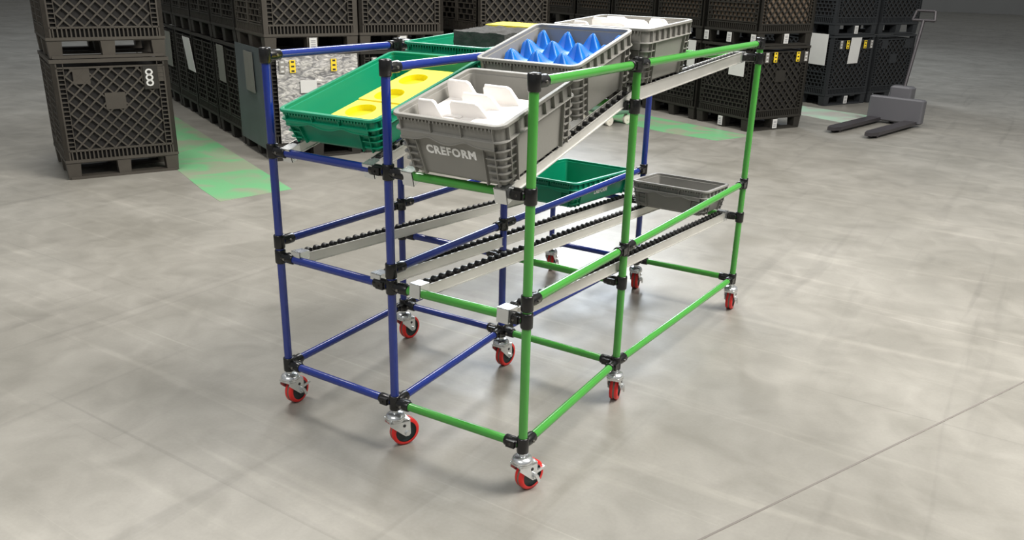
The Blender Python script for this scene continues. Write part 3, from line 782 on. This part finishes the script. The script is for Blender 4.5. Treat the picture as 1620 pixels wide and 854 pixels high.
# sheets hung on the containers' sides
def sheet(i, u0, u1, z0, z1, mt, label, name='paper_sheet', host=None, skew=0., front=False, th=.004, base=None, dist=.016, cor=False):
    m = MB()
    if cor:
        N = 26
        for k in range(N):
            zz0 = z0+(z1-z0)*k/N; zz1 = z0+(z1-z0)*(k+1)/N
            m.box((u0, -th/2-(.0025 if k % 2 else 0), zz0), (u1, th/2, zz1))
    else:
        m.prism([(u0, -th/2, z1), (u0+skew, -th/2, z0), (u1+skew, -th/2, z0+.004), (u1, -th/2, z1)], (0, th, 0))
    base = base if base is not None else Matrix.Translation((*lpos(i, 0), 0)) @ Matrix.Rotation(YAWL, 4, 'Z')
    side = Matrix.Translation((-dist, 0, 0)) @ Matrix.Rotation(PI/2, 4, 'Z') @ Matrix.Scale(1, 4) if not front else Matrix.Translation((0, -dist, 0))
    o = m.build(name, mt, None, base @ side)
    tag(o, label, 'sheet', None if cor else 'sheets hung on the containers')
sheet(0, .03, .79, .09, .90, SLATE, 'dark slate corrugated sheet hung on the side of the film-wrapped container', 'corrugated_sheet', cor=True, dist=.020)
sheet(0, .26, .50, .53, .855, GREYCARD, 'pale grey card hung over the slate corrugated sheet', dist=.034, skew=-.02)
sheet(1, .40, .62, .50, .83, GREYCARD, 'grey card hung on the container just behind the slate sheet', skew=-.02)
sheet(3, .06, .36, .47, .80, PAPER, 'pale slanted paper hung on the third container of the left row', skew=-.16)
sheet(4, .15, .78, .42, .80, GREYCARD, 'wide grey card hung near the far end of the left row')
M1 = Matrix.Translation((*K1, 0)) @ Matrix.Rotation(YAW, 4, 'Z')
sheet(0, .12, .34, .555, .80, PAPER, 'white paper sheet on the side of the container behind the green back post', base=M1, skew=-.0)
sheet(0, .885, 1.005, .575, .86, PAPER, 'narrow white paper on the container beside the rear grey tote', base=M1)
M2 = Matrix.Translation((*K2, 0)) @ Matrix.Rotation(YAW, 4, 'Z')
sheet(0, .06, .33, .50, .88, PAPER, 'white sheet on the shaded side of the far right container', base=M2)
sheet(0, .33, .52, .52, .84, GREYCARD if False else PAPER, 'long white sheet on the front of the far right container', base=M2, front=True, skew=-.02)

# ------------------------------------------------------------------ pallet jack at right
jd = Vector((.20, .98)).normalized()
JM = Matrix.Translation((.18, 7.38, 0)) @ Matrix.Rotation(math.atan2(jd.y, jd.x), 4, 'Z')
jack = tag(empty('pallet_jack', JM), 'dark pallet jack with its forks lowered on the floor at the right edge', 'pallet jack')
for yo in (0, -.40):
    m = MB()
    m.prism([(0, yo-.035, .03), (0, yo+.035, .03), (.12, yo+.065, .03), (1.15, yo+.065, .03), (1.15, yo-.065, .03), (.12, yo-.065, .03)], (0, 0, .035))
    m.tube((.14, yo-.05, .028), (.14, yo+.05, .028), .027, 14)
    m.build('fork', FORK, jack)
m = MB(); m.bevbox((1.13, -.50, .03), (1.24, .10, .30), .015); m.bevbox((1.20, -.32, .06), (1.36, -.08, .42), .02); m.build('pump_housing', JORANGE, jack)
m = MB(); m.tube((1.30, -.20, .35), (1.52, -.20, 1.12), .018, 12); m.tube((1.52, -.32, 1.12), (1.52, -.08, 1.12), .016, 12); m.tube((1.52, -.32, 1.12), (1.55, -.30, 1.22), .014, 10); m.tube((1.52, -.08, 1.12), (1.55, -.10, 1.22), .014, 10); m.tube((1.55, -.30, 1.22), (1.55, -.10, 1.22), .014, 10)
m.build('handle', FORK, jack)
for yo in (-.27, -.13):
    m = MB(); m.tube((1.30, yo-.02, .09), (1.30, yo+.02, .09), .09, 24); m.build('steering_wheel', HUB, jack)

# small dolly behind the rack
DM = Matrix.Translation((-1.98, 6.42, 0)) @ Matrix.Rotation(math.radians(-20), 4, 'Z')
dolly = tag(empty('wheeled_dolly', DM), 'small low green dolly with cream wheels in front of the rear containers', 'dolly')
m = MB(); m.bevbox((-.24, -.17, .115), (.24, .17, .15), .01); m.build('deck', DOLLY, dolly)
m = MB(); m.tube((-.22, .0, .15), (-.22, .0, .24), .010, 10); m.tube((.22, .0, .15), (.22, .0, .24), .010, 10); m.tube((-.22, 0, .24), (.22, 0, .24), .012, 10); m.build('handle', ZINC, dolly)
for sx in (-1, 1):
    for sy in (-1, 1):
        m = MB(); m.tube((sx*.19-.014, sy*.13, .05), (sx*.19+.014, sy*.13, .05), .05, 20); m.tube((sx*.19-.02, sy*.13, .05), (sx*.19+.02, sy*.13, .05), .012, 8)
        m.box((sx*.19-.022, sy*.13-.02, .05), (sx*.19-.018, sy*.13+.02, .12)); m.build('wheel', CREAM, dolly)

# ------------------------------------------------------------------ light
w = bpy.data.worlds.new('world'); S.world = w; w.use_nodes = True
bg = w.node_tree.nodes['Background']; bg.inputs[0].default_value = (.95, .98, 1.0, 1); bg.inputs[1].default_value = .29
def area(loc, target, sx, sy, power, col):
    l = bpy.data.lights.new('ceiling_lamp', 'AREA'); l.shape = 'RECTANGLE'; l.size = sx; l.size_y = sy; l.energy = power; l.color = col
    o = bpy.data.objects.new('ceiling_lamp', l); COL.objects.link(o); o.location = loc
    d = Vector(target)-Vector(loc); o.rotation_euler = d.to_track_quat('-Z', 'Y').to_euler(); return o
area((-3.2, 1.6, 6.5), (.5, 1, 0), 1.1, 2.6, 320, (1, .96, .90))
area((4.6, 2.5, 6.5), (2.2, 2.0, 0), 3.0, 4.5, 1020, (1, .955, .90))
area((-8.8, 17.0, 6.5), (0, 1.8, 0), 6, 5, 1150, (.84, .92, 1))
area((-3.5, 7.5, 6.8), (-2, 5, 0), 1.2, 3.0, 200, (1, .98, .95))
area((1.2, -4.5, 6.0), (1.0, 1, .4), 3, 2, 200, (1, .97, .94))

S.view_settings.view_transform = 'Standard'; S.view_settings.look = 'None'
S.view_settings.exposure = 0.0; S.view_settings.gamma = 1.0; S.view_settings.use_curve_mapping = False
S.cycles.use_denoising = True
